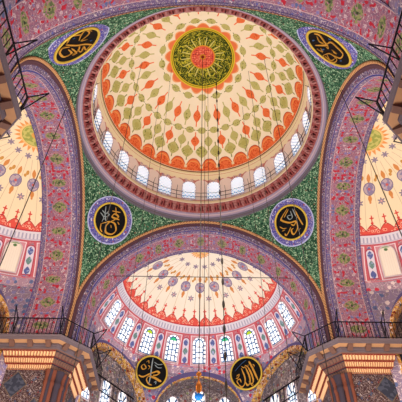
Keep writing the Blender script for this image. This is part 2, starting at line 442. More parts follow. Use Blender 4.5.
# ---------------------------------------------------------------- large structure: floor, dome, drum, cornice
fl = mesh_obj('floor', [(-30, -34, 0), (30, -34, 0), (30, 30, 0), (-30, 30, 0)], [(0, 1, 2, 3)], MAT['carpet']); struct(fl)
RD, ZC = 7.38, 31.77
t1 = R(79.0)
def fdome(u, v):
    a = 2 * PI * u; t = max(v * t1, 1e-4); return (RD * math.sin(t) * math.sin(a), RD * math.sin(t) * math.cos(a), RD * math.cos(t))
vs, fs = grid(fdome, 128, 48, True)
o = mesh_obj('ceiling_dome', vs, fs, MAT['dome'], smooth=True); o.location = (0, 0, ZC); struct(o)
o = struct(mesh_obj('wall_drum', *grid(lambda u, v: ((lambda q: (q[0] * math.sin(2 * PI * u), q[0] * math.cos(2 * PI * u), q[1]))(
    [(7.62, -.25), (7.55, 0), (7.52, 1.2), (7.48, 2.3), (7.42, 2.7), (7.34, 3.05), (7.28, 3.3), (7.20, 3.42)][round(v * 7)])), 144, 7, True), MAT['drum'], smooth=True)); o.location = (0, 0, 29.9)
prof = [(8.02, 28.05), (8.02, 28.35), (7.95, 28.42), (7.95, 28.52), (7.84, 28.55), (7.80, 28.66), (7.74, 28.70), (7.70, 28.80), (7.28, 29.32), (7.20, 29.34), (7.18, 29.50), (7.22, 29.56), (7.24, 29.66), (7.70, 29.70)]
o = struct(mesh_obj('trim_cornice', *grid(lambda u, v: (prof[round(v * 13)][0] * math.sin(2 * PI * u), prof[round(v * 13)][0] * math.cos(2 * PI * u), prof[round(v * 13)][1]), 160, 13, True), MAT['cornice']))
# modillions: little arched brackets on the slope of the cornice
mb = MB()
for i in range(80):
    a = 2 * PI * (i + .5) / 80; Mr = Matrix.Rotation(-a, 4, 'Z')
    for lo, hi, mi in (((-.11, 7.34, 28.98), (.11, 7.56, 29.22), 0), ((-.15, 7.26, 29.20), (.15, 7.44, 29.33), 0), ((-.06, 7.42, 28.82), (.06, 7.66, 29.02), 0), ((.20, 7.40, 28.9), (.26, 7.62, 29.1), 1)):
        mb.box(lo, hi, mi, Mr)
struct(mb.build('modillions', [MAT['red'], MAT['blackred']], o))
mb = MB(); mb.tube([(8.0 * math.sin(2 * PI * i / 160), 8.0 * math.cos(2 * PI * i / 160), 28.35) for i in range(160)], .05, 5, 0, True)
struct(mb.build('moulding', MAT['greyst'], o))

# gallery rail running round the foot of the drum
root = tag(empty('gallery_railing', (0, 0, 29.7)), 'thin dark circular rail round the foot of the great dome, in front of its windows', 'railing')
mb = MB()
for zz, rr_ in ((.95, 7.30), (.5, 7.30)): mb.tube([(rr_ * math.sin(2 * PI * i / 96), rr_ * math.cos(2 * PI * i / 96), zz) for i in range(96)], .022, 5, 0, True)
mb.build('rail', MAT['iron'], root)
pm = MB(); pm.rod((0, 7.30, 0), (0, 7.30, 1.05), .022); pm.rod((0, 7.30, 1.0), (0, 7.05, 1.35), .015); p0 = None
for i in range(24):
    if p0 is None: p0 = pm.build('post', MAT['iron'], root); q = p0
    else: q = p0.copy(); COL.objects.link(q); q.parent = root
    q.rotation_euler = (0, 0, 2 * PI * i / 24)

# pendentives (curved triangles between the arches and the ring)
def fpend(u, v):
    # u 0..1 from one arch crown to the other past the corner, v from arch edge (0) to ring (1)
    if u <= .5: th = PI / 2 * (u * 2); s, z = arch_pt(RA, th); x, y = s, RA
    else: th = PI / 2 * ((1 - u) * 2); s, z = arch_pt(RA, th); x, y = RA, s
    ro = math.hypot(x, y); az = math.atan2(x, y)
    sp = lambda r: math.sqrt(max(128 - r * r, 0))
    r = ro + (8.0 - ro) * v; zz = sp(r) + (z - sp(ro)) * (1 - v)
    return (r * math.sin(az), r * math.cos(az), zz + ZS)
for k, nm in enumerate(('ceiling_pendentive_right_far', 'ceiling_pendentive_left_far', 'ceiling_pendentive_left_near', 'ceiling_pendentive_right_near')):
    o = struct(mesh_obj(nm, *grid(fpend, 96, 24), MAT['pend'], smooth=True)); o.rotation_euler = (0, 0, k * PI / 2)

# ---------------------------------------------------------------- bays: arch, soffit, semidome, exedras, windows
def arch_sweep(prof, n=72, legs=True):
    """sweep (radius, depth) profile round the pointed arch; local z measured from the springing"""
    path = [(-PI / 2 + PI * i / n) for i in range(n + 1)]
    rows = []
    if legs: rows.append(('L', -1))
    rows += [('A', t) for t in path]
    if legs: rows.append(('L', 1))
    vs = []
    for kind, t in rows:
        for r, d in prof:
            if kind == 'A': x, z = arch_pt(r, t)
            else: x, z = t * r, ZB - ZS
            vs.append((x, d, z))
    m = len(prof); fs = [(i * m + j, i * m + j + 1, (i + 1) * m + j + 1, (i + 1) * m + j) for i in range(len(rows) - 1) for j in range(m - 1)]
    return vs, fs
def window_shape(w_, h, n=12):
    """outline of a round-headed window, from the bottom left round the head to the bottom right"""
    r = w_ / 2; return [(-r, 0)] + [(r * -math.cos(PI * i / n), h - r + r * math.sin(PI * i / n)) for i in range(n + 1)] + [(r, 0)]
def window_mesh(w_, h, fr):
    A = window_shape(w_ + 2 * fr, h + fr); B = window_shape(w_, h); n = len(A)
    A = [(x, z if 0 < i < n - 1 else -fr) for i, (x, z) in enumerate(A)]
    vs = [(x, 0, z) for x, z in A] + [(x, -.08, z) for x, z in A] + [(x, -.08, z) for x, z in B] + [(x, -.01, z) for x, z in B]; fs = []
    for a, b in ((0, n), (n, 2 * n), (2 * n, 3 * n)):
        fs += [(a + i, a + (i + 1) % n, b + (i + 1) % n, b + i) for i in range(n)]
    frame = (vs, fs); g_ = ([(x, -.02, z) for x, z in B], [tuple(range(n))])
    return frame, g_
wcache = {}; wcount = [0]
def window(loc, rot, size, gm, fm='stone', fr=.07, label=None):
    key = (size, gm)
    if key not in wcache:
        f_, g_ = window_mesh(size[0], size[1], fr)
        a = bpy.data.meshes.new('window_frame'); a.from_pydata(f_[0], [], f_[1]); a.materials.append(MAT[fm])
        b = bpy.data.meshes.new('window_glass'); b.from_pydata(g_[0], [], g_[1]); b.materials.append(MAT[gm])
        wcache[key] = (a, b)
    wcount[0] += 1
    a, b = wcache[key]
    e = bpy.data.objects.new('window_%d' % wcount[0], None); COL.objects.link(e); e.matrix_world = Matrix.Translation(loc) @ rot
    e['kind'] = 'structure'
    for n_, m_ in (('window_frame', a), ('window_glass', b)):
        q = bpy.data.objects.new(n_, m_); COL.objects.link(q); q.parent = e; q['kind'] = 'structure'
def facing(az, tilt, rz=0.0):
    """local -y looks back to the axis; az measured from +y towards +x; tilt leans the head inwards"""
    return Matrix.Rotation(rz, 4, 'Z') @ Matrix.Rotation(-az, 4, 'Z') @ Matrix.Rotation(tilt, 4, 'X')

for i in range(24):
    a = 2 * PI * (i + .5) / 24
    window((7.40 * math.sin(a), 7.40 * math.cos(a), 30.02), facing(a, R(1)), (.98, 1.95), 'g_dome', fr=.06)

CY = 10.54; RS = 7.35
def z_ex(daz):      # exedra arch profile above the gallery, as a height
    k = daz / 27.0
    return 17.4 + 3.7 * math.sqrt(max(0, 1 - k * k)) if abs(k) < 1 else None
for k, side in enumerate(('far', 'left', 'near', 'right')):
    rz = k * PI / 2; Mz = Matrix.Rotation(rz, 4, 'Z')
    def place(o, y=0.0, z=ZS):
        o.location = Mz @ Vector((0, y, z)); o.rotation_euler = (0, 0, rz); return o
    # gold rope, black line, stepped archivolt, soffit
    nr = side == 'near'
    e = struct(place(mesh_obj('trim_rope_' + side, *arch_sweep([(8.04, -.02), (8.03, -.03), (8.0, -.03), (7.98, -.02), (7.97, .02)] if nr else [(8.04, -.02), (8.05, -.10), (7.98, -.14), (7.91, -.10), (7.88, .02)]), MAT['rope'], smooth=True), RA))
    e = struct(place(mesh_obj('trim_line_' + side, *arch_sweep([(8.10, -.02), (8.10, -.05), (8.03, -.06), (8.03, -.02)]), MAT['black']), RA))
    struct(place(mesh_obj('wall_archivolt_' + side, *arch_sweep([(8.0, 0), (7.9, .04), (7.75, .26), (7.68, .28)] if nr else [(7.92, 0), (7.80, 0), (7.78, .06), (7.60, .12), (7.58, .16), (7.42, .22), (7.40, .26), (7.33, .28)]), MAT['archivolt']), RA))
    struct(place(mesh_obj('wall_soffit_' + side, *arch_sweep([(7.7, 0), (7.7, 1.14), (7.7, 2.24), (7.30, 2.28)] if nr else [(7.35, 0), (7.35, 1.14), (7.35, 2.24), (7.30, 2.28)]), MAT['soffit']), RA + .26))
    # semidome
    e0 = R(8.5)
    def fsemi(u, v):
        az = -PI / 2 + PI * u; el = e0 + (PI / 2 - e0) * v
        sx = math.sin(az); cx = math.cos(az); r = RS * max(math.cos(el), 1e-4)
        # blend to the pointed arch at the mouth
        th = math.atan2(abs(r * sx), RS * math.sin(el)); kk = 1 - (1 - arch_k(th)) * abs(sx) ** 2
        return (r * sx * kk, r * cx * kk, RS * math.sin(el) * kk)
    struct(place(mesh_obj('ceiling_semidome_' + side, *grid(fsemi, 96, 40), MAT['semi_far' if k == 0 else 'semi_side'], smooth=True), CY))
    if side == 'near':
        rw = RS * math.cos(e0)
        struct(place(mesh_obj('wall_semidome_near', *grid(lambda u, v: (rw * math.sin(PI * (u - .5)), rw * math.cos(PI * (u - .5)), (RS * math.sin(e0)) * v + (3 - ZS) * (1 - v)), 48, 1), MAT['wall']), CY))
        continue
    # wall under the semidome, opened by three exedra arches
    zt = RS * math.sin(e0); rw = RS * math.cos(e0)
    cols = []
    for i in range(181):
        az = -90 + i; lo = None
        for c_ in (-58, 0, 58):
            q = z_ex(az - c_)
            if q is not None: lo = q
        cols.append((R(az), (12.0 if lo is None else lo) - ZS))
    vs = []; fs = []
    for i, (az, lo) in enumerate(cols):
        vs += [(rw * math.sin(az), rw * math.cos(az), lo), (rw * math.sin(az), rw * math.cos(az), zt)]
        if i: j = 2 * i; fs.append((j - 2, j, j + 1, j - 1))
    struct(place(mesh_obj('wall_semidome_' + side, vs, fs, MAT['wall']), CY))
    for c_ in (-58, 0, 58):
        ac = R(c_); rot = Matrix.Rotation(-ac, 4, 'Z'); N = 40
        front = []
        for i in range(N + 1):
            t = -PI / 2 + PI * i / N; daz = 27 * math.sin(t); az = R(daz)
            front.append(Vector((rw * math.sin(az), rw * math.cos(az), 17.4 + 3.7 * math.cos(t) - ZS)))
        front = [Vector((front[0].x, front[0].y, 12 - ZS))] + front + [Vector((front[-1].x, front[-1].y, 12 - ZS))]
        DB = rw + (1.75 if c_ == 0 else .70)
        # gilded archivolt: face band + soffit, then vault behind, then lunette wall
        def ring(sc, y, flat=0.0):
            out = []
            for p in front:
                yy = p.y * (1 - flat) + y * flat if flat else p.y + y
                out.append(rot @ Vector((p.x * sc, yy, (p.z - (17.4 - ZS)) * sc + (17.4 - ZS) if p.z > 17.4 - ZS else p.z)))
            return out
        def strip(name, rings, mat):
            v_ = []; 
            for r_ in rings: v_ += r_
            n_ = len(rings[0]); f_ = [(a * n_ + i, a * n_ + i + 1, (a + 1) * n_ + i + 1, (a + 1) * n_ + i) for a in range(len(rings) - 1) for i in range(n_ - 1)]
            return struct(place(mesh_obj(name, v_, f_, mat), CY))
        strip('trim_exedra_arch_' + side, [ring(1.05 if c_ else 1.0, -.03), ring(1.0, -.05), ring(.97, -.04), ring(.97, .55 if c_ else .12)], MAT['gold'])
        strip('trim_exedra_edge_' + side, [ring(1.10, -.02), ring(1.10, -.06), ring(1.05 if c_ else 1.0, -.06), ring(1.05 if c_ else 1.0, -.03)], MAT['purple'])
        strip('ceiling_exedra_' + side, [ring(.97, .55 if c_ else .12), ring(.99, .8), ring(1.0, DB, 1.0)], MAT['exedra'])
        back = [rot @ Vector((p.x * 1.0, DB - .01, p.z)) for p in front]
        struct(place(mesh_obj('wall_exedra_' + side, back, [tuple(range(len(back)))], MAT['exedra']), CY))
        for dx in ((-2.1, 0, 2.1) if c_ == 0 else (-1.6, .4, 2.25) if c_ < 0 else (-2.25, -.4, 1.6)):
            lp = rot @ Vector((dx, DB - .05, 0)); top = 20.25 if abs(dx) == 2.1 else 20.75 if c_ == 0 else 19.15
            loc = Mz @ Vector((lp.x, lp.y + CY, top - 2.1))
            window(loc, facing(ac, 0, rz), (.95, 2.1) if dx == 0 else (.95, 2.1), 'g_low' if k == 0 else 'g_blind')
    # nine windows in the belt of the semidome
    for i in range(9):
        az = R((i - 4) * 18.8)
        a0, a1 = 14.9, 30.6
        p0_ = Vector((math.cos(R(a0)) * RS, math.sin(R(a0)) * RS)); p1_ = Vector((math.cos(R(a1)) * RS, math.sin(R(a1)) * RS))
        h = (p1_ - p0_).length; tilt = math.atan2(p0_.x - p1_.x, p1_.y - p0_.y)
        rr_ = p0_.x - .10
        if abs(i - 4) == 4: rr_ -= .1
        loc = Mz @ Vector((rr_ * math.sin(az), CY + rr_ * math.cos(az), ZS + p0_.y))
        gm = 'g_blind' if k else ('g_clear', 'g_clear', 'g_yellow', 'g_green', 'g_clear', 'g_green', 'g_yellow', 'g_clear', 'g_clear')[i]
        window(loc, facing(az, tilt, rz), (.98, h), gm, fr=.06)

# ---------------------------------------------------------------- piers with balconies and muqarnas
def off(o_, e_=11.9):
    c_ = 15.5 - 1.4142 * o_; y = 7.35 - o_
    return [Vector((e_, y)), Vector((c_ - y, y)), Vector((y, c_ - y)), Vector((y, e_))]
def sweep_pier(mb, prof, mi):
    vs = []
    for o_, z in prof: vs += [(p.x, p.y, z) for p in off(o_)]
    for j in range(len(prof) - 1):
        mb.add([(p.x, p.y, prof[j][1]) for p in off(prof[j][0])] + [(p.x, p.y, prof[j + 1][1]) for p in off(prof[j + 1][0])], [(i, i + 1, i + 5, i + 4) for i in range(3)], mi if isinstance(mi, int) else mi[j])
def pier(sx, sy, ov, nm):
    flip = Matrix.Diagonal((sx, sy, 1, 1)).to_4x4()
    def fin(o): 
        o.data.transform(flip); return o
    mb = MB()
    plan = [(11.9, 7.35), (8.15, 7.35), (7.35, 8.15), (7.35, 11.9), (11.9, 11.9)]
    vs = [(x, y, 0) for x, y in plan] + [(x, y, ZB) for x, y in plan]
    mb.add(vs, [(i, (i + 1) % 5, (i + 1) % 5 + 5, i + 5) for i in range(5)])
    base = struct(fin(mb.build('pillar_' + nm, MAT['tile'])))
    # clustered shafts on the chamfer
    for j, (t, rr_, m_) in enumerate(((0, .17, 'dk'), (-.30, .12, 'shaft'), (.30, .12, 'shaft'), (-.48, .10, 'dk'), (.48, .10, 'dk'), (-.64, .09, 'shaft'), (.64, .09, 'shaft'))):
        k = .04 + abs(t) * .12; x_, y_ = 7.66 + t * .71 + k, 7.66 - t * .71 + k
        mb = MB(); mb.lathe([(rr_, 0), (rr_, 14.7), (rr_ * 1.3, 14.76), (rr_ * 1.3, 14.9), (rr_ * 1.05, 14.95), (rr_ * 1.2, 15.2), (rr_ * 1.8, 15.55)], 10, 0, (x_, y_, 0)); struct(fin(mb.build('shaft', MAT[m_], base, True)))
    # cornice slab: fascia, coffered underside, brackets
    o1 = ov
    mb = MB()
    sweep_pier(mb, [(o1 - .3, ZB + .02), (o1, ZB + .02), (o1, ZB - .05), (o1 - .04, ZB - .08), (o1 - .04, ZB - .24), (o1 - .10, ZB - .26)], 0)
    sweep_pier(mb, [(o1 - .10, ZB - .26), (o1 - .42, ZB - .28)], 1)
    sweep_pier(mb, [(o1 - .42, ZB - .28), (o1 - .42, ZB - .40), (o1 - .50, ZB - .42), (o1 - .50, ZB - .58)], 0)
    sweep_pier(mb, [(o1 - .50, ZB - .58), (o1 - .56, ZB - .62)], 2)
    sweep_pier(mb, [(0, ZB + .02), (o1 - .3, ZB + .02)], 0)
    struct(fin(mb.build('cornice', [MAT['greyst'], MAT['goldst'], MAT['wood']], base)))
    mb = MB()
    A, B = off(o1 - .42), off(o1 - .06)
    for s_ in range(3):
        L = (A[s_ + 1] - A[s_]).length; n_ = max(2, round(L / .95))
        dirv = (A[s_ + 1] - A[s_]).normalized(); nrm = Vector((-dirv.y, dirv.x))
        if nrm.dot(Vector((-1, -1))) < 0: nrm = -nrm
        for i in range(n_):
            c_ = A[s_] + dirv * (L * (i + .5) / n_)
            q = [c_ + dirv * d + nrm * e_ for d, e_ in ((-.14, -.02), (.14, -.02), (.14, .33), (-.14, .33))]
            zs = (ZB - .27, ZB - .40)
            mb.add([(p.x, p.y, zs[0]) for p in q] + [(q[0].x, q[0].y, ZB - .52), (q[1].x, q[1].y, ZB - .52), (q[2].x, q[2].y, ZB - .36), (q[3].x, q[3].y, ZB - .36)],
                   [(0, 1, 5, 4), (1, 2, 6, 5), (2, 3, 7, 6), (3, 0, 4, 7), (4, 5, 6, 7)], 0)
    struct(fin(mb.build('bracket_course', MAT['wood'], base)))
    # muqarnas: three tiers of small niches stepping back to the pier
    mb = MB(); zt, zb = ZB - .60, 15.55; ot = o1 - .56
    tiers = 3
    for s_ in range(3):
        for t in range(tiers):
            z0 = zt - (zt - zb) * t / tiers; z1 = zt - (zt - zb) * (t + 1) / tiers
            oo0 = ot * (1 - t / tiers) ; oo1 = ot * (1 - (t + 1) / tiers)
            P0, P1 = off(oo0, 10.9 - .12 * t), off(oo0 - (oo0 - oo1) * .9, 10.82 - .12 * t)
            L = (P0[s_ + 1] - P0[s_]).length; n_ = max(3, round((A[s_ + 1] - A[s_]).length / (.19 if t else .24))); 
            dirv = (P0[s_ + 1] - P0[s_]).normalized(); nrm = Vector((-dirv.y, dirv.x))
            if nrm.dot(Vector((-1, -1))) < 0: nrm = -nrm
            for i in range(n_):
                for j in range(4):
                    def pt(uu, vv):
                        f = (i + (t % 2) * 0 + uu) / n_
                        a = P0[s_].lerp(P0[s_ + 1], f); b = P1[s_].lerp(P1[s_ + 1], f)
                        p = a.lerp(b, vv ** .6); dep = .13 * math.sin(PI * uu) * math.sin(PI * min(1, vv * .9 + .1))
                        p = p - nrm * dep; return (p.x, p.y, z0 + (z1 - z0) * vv)
                    q = [0, .15, .5, .85, 1]
                    for a in range(3):
                        v0, v1 = ((0, .12), (.12, .8), (.8, 1))[a]
                        edge = j in (0,) or a == 0  # dark edge strips paint in the shadows between the cells
                        mb.add([pt(q[j], v0), pt(q[j + 1], v0), pt(q[j + 1], v1), pt(q[j], v1)], [(0, 1, 2, 3)], (4 if s_ == 1 else 1) if edge else (3 if s_ == 1 else (0 if a < 2 else 2)))
            # ledge under each tier
            b0, b1 = P1, off(oo1, 10.8 - .12 * t)
            mb.add([(b0[s_].x, b0[s_].y, z1), (b0[s_ + 1].x, b0[s_ + 1].y, z1), (b1[s_ + 1].x, b1[s_ + 1].y, z1 - .01), (b1[s_].x, b1[s_].y, z1 - .01)], [(0, 1, 2, 3)], 1)
    struct(fin(mb.build('muqarnas', [MAT['beige'], MAT['beige2'], MAT['goldst'], MAT['wood'], MAT['dk']], base)))
    # railing
    corner = {'far_left': 'far left pier, over the tiled wall and muqarnas band', 'far_right': 'far right pier, over the tiled wall and muqarnas band',
              'near_left': 'near left pier, at the upper left of the view', 'near_right': 'near right pier, at the upper right of the view'}[nm]
    root = tag(empty('balcony_railing', (0, 0, ZB)), 'black iron balcony railing on the ' + corner, 'railing', 'balcony railings of the four piers')
    Q = off(o1 - .08); mb = MB()
    for z in (1.12, .12):
        for s_ in range(3): mb.rod((Q[s_].x, Q[s_].y, z), (Q[s_ + 1].x, Q[s_ + 1].y, z), .035 if z > 1 else .022)
    fin(mb.build('rail', MAT['iron'], root))
    bm_ = MB(); bm_.rod((0, 0, .02), (0, 0, 1.12), .022, 5); b0 = None
    for s_ in range(3):
        L = (Q[s_ + 1] - Q[s_]).length; n_ = round(L / (.22 if s_ < 2 else .32))
        for i in range(n_ + (s_ == 2)):
            p = Q[s_].lerp(Q[s_ + 1], i / n_)
            if b0 is None: b0 = bm_.build('baluster', MAT['iron'], root); q = b0
            else: q = b0.copy(); COL.objects.link(q); q.parent = root
            q.location = (p.x * sx, p.y * sy, 0)
    for s_, f in ((0, .35), (0, .98), (2, .02), (2, .55)):
        p = Q[s_].lerp(Q[s_ + 1], f); n_ = Vector((0, -1)) if s_ == 0 else Vector((-1, 0)); m = MB()
        a = Vector((p.x, p.y, 1.12)); tip = Vector((p.x + n_.x * .75, p.y + n_.y * .75, 1.45))
        m.rod(a, tip, .028); m.rod((p.x, p.y, .1), tip, .028); m.rod((p.x, p.y, .05), (p.x, p.y, 1.2), .035)
        fin(m.build('stay', MAT['iron'], root))
pier(-1, 1, 1.15, 'far_left'); pier(1, 1, 1.15, 'far_right'); pier(-1, -1, .75, 'near_left'); pier(1, -1, .75, 'near_right')

# ---------------------------------------------------------------- gallery rails in the far semidome
for c_, where in ((-58, 'left exedra'), (0, 'middle exedra'), (58, 'right exedra')):
    ac = R(c_); root = tag(empty('exedra_railing', (0, CY, 17.8), -ac), 'black rail across the low windows of the %s under the far semidome' % where, 'railing', 'rails across the far exedras')
    ry = 8.45 if c_ == 0 else 7.5
    mb = MB(); mb.rod((-3.1, ry, 1.05), (3.1, ry, 1.05), .06); mb.rod((-3.1, ry, .1), (3.1, ry, .1), .04); mb.build('rail', MAT['iron'], root)
    pm = MB(); pm.rod((0, 0, 0), (0, 0, 1.05), .025, 5); b0 = None
    for i in range(17):
        if b0 is None: b0 = pm.build('baluster', MAT['iron'], root); q = b0
        else: q = b0.copy(); COL.objects.link(q); q.parent = root
        q.location = (-3.1 + .3875 * i, ry, 0)

# ---------------------------------------------------------------- calligraphy roundels
def spline(pts, n=7):
    P = [Vector(p) for p in pts]
    if len(P) < 3: return [P[0].lerp(P[-1], i / n) for i in range(n + 1)]
    out = []
    for i in range(len(P) - 1):
        a = P[max(i - 1, 0)]; b = P[i]; c = P[i + 1]; d = P[min(i + 2, len(P) - 1)]
        for j in range(n):
            t = j / n; out.append(.5 * ((2 * b) + (c - a) * t + (2 * a - 5 * b + 4 * c - d) * t * t + (3 * b - a - 3 * c + d) * t ** 3))
    return out + [P[-1]]
def stroke(mb, pts, w_, s, mi=0):
    """pen stroke in the x,z plane raised off the panel, broader where the reed pen turns"""
    q = spline(pts); n = len(q); vs = []
    for i, p in enumerate(q):
        d = (q[min(i + 1, n - 1)] - q[max(i - 1, 0)]).normalized(); nn = Vector((-d.y, d.x))
        f = i / (n - 1); k = w_ * (.45 + .75 * abs(math.sin(math.atan2(d.y, d.x) - R(50)))) * min(1, .35 + 4 * min(f, 1 - f))
        for sg in (1, -1):
            e_ = p + nn * k * sg; vs.append((e_.x * s, -.02, e_.y * s)); vs.append((e_.x * s, -.06, e_.y * s))
    fs = []
    for i in range(n - 1):
        a = 4 * i; fs += [(a + 1, a + 3, a + 7, a + 5), (a, a + 1, a + 5, a + 4), (a + 3, a + 2, a + 6, a + 7)]
    mb.add(vs, fs, mi)
T = {}
T['allah'] = [(0, .085, [(.30, .80), (.50, .30), (.80, -.62)]), (0, .07, [(-.62, -.72), (-.42, -.92), (-.18, -.72), (-.12, -.3), (-.30, .38)]), (0, .08, [(-.12, -.62), (.02, -.86), (.22, -.66), (.20, -.2), (.0, .42)]),
              (0, .08, [(.16, -.6), (.3, -.80), (.46, -.62), (.38, -.1), (.18, .42)]), (0, .05, [(-.62, -.72), (-.72, -.45), (-.5, -.35), (-.42, -.6)]), (2, .035, [(-.80, .25), (-.3, .68), (.12, .92)]),
              (0, .04, [(-.28, .52), (-.1, .40), (.02, .54), (.16, .42), (.22, .58)]), (0, .05, [(-.72, -.12), (-.52, -.02), (-.6, -.22), (-.78, -.28)]), (0, .035, [(.28, -.86), (.36, -.94), (.44, -.84)]), (0, .04, [(.55, .55), (.66, .42), (.58, .30)])]
T['muhammad'] = [(1, .06, [(-.04, 1.0), (-.06, .4), (-.05, -.3), (-.1, -.88)]), (0, .09, [(-.92, -.38), (-.6, -.45), (-.2, -.2), (.12, -.02), (.38, .10), (.56, .02), (.36, -.16), (.12, -.22)]),
                 (0, .10, [(-.2, -.32), (.2, -.36), (.55, -.48), (.78, -.55)]), (0, .055, [(-.2, -.30), (-.3, -.6), (-.1, -.86), (.14, -.9)]), (1, .03, [(.15, .55), (.4, .38), (.7, .42)]), (1, .03, [(.1, .72), (.4, .60), (.72, .68)]),
                 (0, .05, [(-.62, .45), (-.45, .2), (-.68, .08), (-.8, .28), (-.62, .45)]), (0, .035, [(-.5, .6), (-.35, .75), (-.28, .55)]), (0, .035, [(-.3, .12), (-.18, .3), (-.32, .42)]), (1, .035, [(.25, -.7), (.4, -.62), (.38, -.8)])]
T['far_left'] = [(0, .075, [(-.62, -.22), (-.1, -.10), (-.35, -.42), (-.32, -.80), (.08, -.92), (.38, -.66), (.28, -.22), (-.06, -.10)]), (0, .065, [(-.02, -.1), (.30, .05), (.56, .22), (.30, .42), (.10, .22), (.42, .10), (.62, .02)]), (0, .04, [(.1, .62), (.7, .52)]),
                 (0, .04, [(.36, .86), (.40, .34)]), (0, .05, [(-.66, -.2), (-.72, -.55), (-.6, -.78)]), (1, .04, [(-.34, .9), (-.4, .4), (-.35, -.05)]), (1, .03, [(-.72, .5), (-.5, .2), (-.62, -.1)]), (1, .03, [(-.6, .66), (-.35, .42), (-.15, .6)]),
                 (1, .03, [(-.6, .3), (-.3, .22), (-.1, .36), (-.3, .5)]), (0, .03, [(.02, -.32), (.04, -.5)]), (0, .03, [(.5, -.1), (.62, -.3)]), (1, .03, [(-.55, .05), (-.38, .1)])]
T['far_right'] = [(0, .075, [(-.28, .90), (-.68, .28), (-.62, .10), (-.1, -.02), (.34, .08), (.22, -.18), (.02, -.12)]), (0, .055, [(-.2, .86), (-.5, .3)]), (0, .05, [(.24, .86), (.62, .2), (.86, -.15)]), (0, .07, [(.40, .05), (.5, -.3), (.3, -.72), (.14, -.74), (.05, -.5), (.2, -.38)]),
                  (0, .06, [(.0, -.3), (-.12, -.6), (-.3, -.86), (-.42, -.74)]), (0, .035, [(-.8, -.3), (-.55, -.42), (-.3, -.38)]), (1, .035, [(-.05, .75), (.1, .35), (-.1, .2), (-.25, .4), (.05, .5)]), (0, .035, [(-.62, -.6), (-.42, -.5)]), (1, .03, [(.1, .9), (.3, .5), (.45, .3)]), (0, .03, [(.55, -.5), (.7, -.36)])]
T['near_left'] = [(0, 0.063, [(-0.86, 0.08), (-0.14, 0.04), (0.41, 0.12), (1.02, 0.08)]), (0, 0.054, [(-0.85, 0.16), (-0.93, 0.56), (-0.67, 0.68), (-0.38, 0.71)]), (0, 0.063, [(-0.47, -0.06), (-0.87, -0.13), (-0.8, -0.44), (-0.29, -0.71), (0.02, -0.48), (-0.45, -0.21)]), (0, 0.045, [(-0.29, -0.14), (0.36, -0.46), (0.18, -0.61)]), (0, 0.045, [(0.18, -0.55), (0.32, -0.29), (0.16, -0.0)]), (0, 0.041, [(0.22, -0.24), (0.62, -0.39), (0.5, -0.04), (0.87, -0.27), (0.91, 0.03)]), (0, 0.041, [(-0.2, 0.34), (-0.38, 0.71), (-0.33, 0.99), (0.06, 0.83), (0.02, 0.53), (-0.04, 0.34), (0.29, 0.43)]), (0, 0.032, [(-0.85, 0.88), (-0.52, 1.03), (0.12, 0.96)]), (2, 0.063, [(-0.71, 0.44), (-0.63, 0.52)]), (2, 0.054, [(0.59, 0.33), (0.68, 0.4)])]
T['near_right'] = [(0, 0.077, [(-0.12, 0.96), (0.16, 0.87), (0.13, 0.43), (0.11, 0.26), (-0.72, 0.23)]), (0, 0.045, [(-0.09, 0.79), (-0.19, 0.48), (-0.01, 0.34)]), (0, 0.063, [(0.14, 0.29), (0.55, 0.44), (0.69, 0.14), (0.73, -0.28), (0.31, -0.57), (0.02, -0.41)]), (0, 0.045, [(-0.03, 0.14), (0.04, 0.05), (0.2, 0.34)]), (0, 0.036, [(0.19, -0.04), (0.31, -0.28), (0.16, -0.19)]), (0, 0.041, [(-0.81, -0.46), (-0.16, -0.29), (-0.0, -0.67), (-0.44, -0.9), (-0.82, -0.71), (-0.81, -0.46)]), (0, 0.032, [(-0.7, -0.49), (-0.49, -0.77), (-0.09, -0.62)]), (0, 0.032, [(-0.45, -0.39), (-0.56, -0.75)]), (2, 0.054, [(-0.67, 0.52), (-0.47, 0.57)]), (2, 0.054, [(-0.51, -0.06), (-0.28, 0.0)]), (2, 0.045, [(0.58, 0.65), (0.69, 0.6)]), (2, 0.045, [(0.14, -0.76), (0.29, -0.73)]), (0, 0.027, [(-0.84, -0.01), (-0.59, -0.2), (-0.53, 0.04)])]
def ring_mesh(ro, ri, d0, d1, n=64, slope=0):
    v_ = []; f_ = []
    for i in range(n):
        a = 2 * PI * i / n; c_, s_ = math.cos(a), math.sin(a)
        v_ += [(ro * c_, d0, ro * s_), (ro * c_, d1, ro * s_), ((ro + ri) / 2 * c_, d1 - slope, (ro + ri) / 2 * s_), (ri * c_, d1, ri * s_), (ri * c_, d0, ri * s_)]
    for i in range(n):
        a = i * 5; b = ((i + 1) % n) * 5
        f_ += [(a + j, b + j, b + j + 1, a + j + 1) for j in range(4)]
    return v_, f_
def roundel(key, M, r, label, border=None, group=None):
    root = tag(empty('calligraphy_roundel'), label, 'roundel', group); root.matrix_world = M
    v_, f_ = ring_mesh(r, 0.0001, 0, -.02); mesh_obj('panel', v_, f_, MAT['disc'], root)
    v_, f_ = ring_mesh(r * 1.0, r * .90, .02, -.07, slope=.03); mesh_obj('gilt_rim', v_, f_, MAT['gilt'], root, True)
    if border: v_, f_ = ring_mesh(border, r, .06, -.01); mesh_obj('painted_border', v_, f_, MAT['border' if border < 1.8 else 'border2'], root)
    mb = MB()
    for mi, w_, pts in T[key]: stroke(mb, pts, w_ * .68, r * .84, mi)
    mb.build('inscription', [MAT['ink'], MAT['ink2'], MAT['inkb']], root)
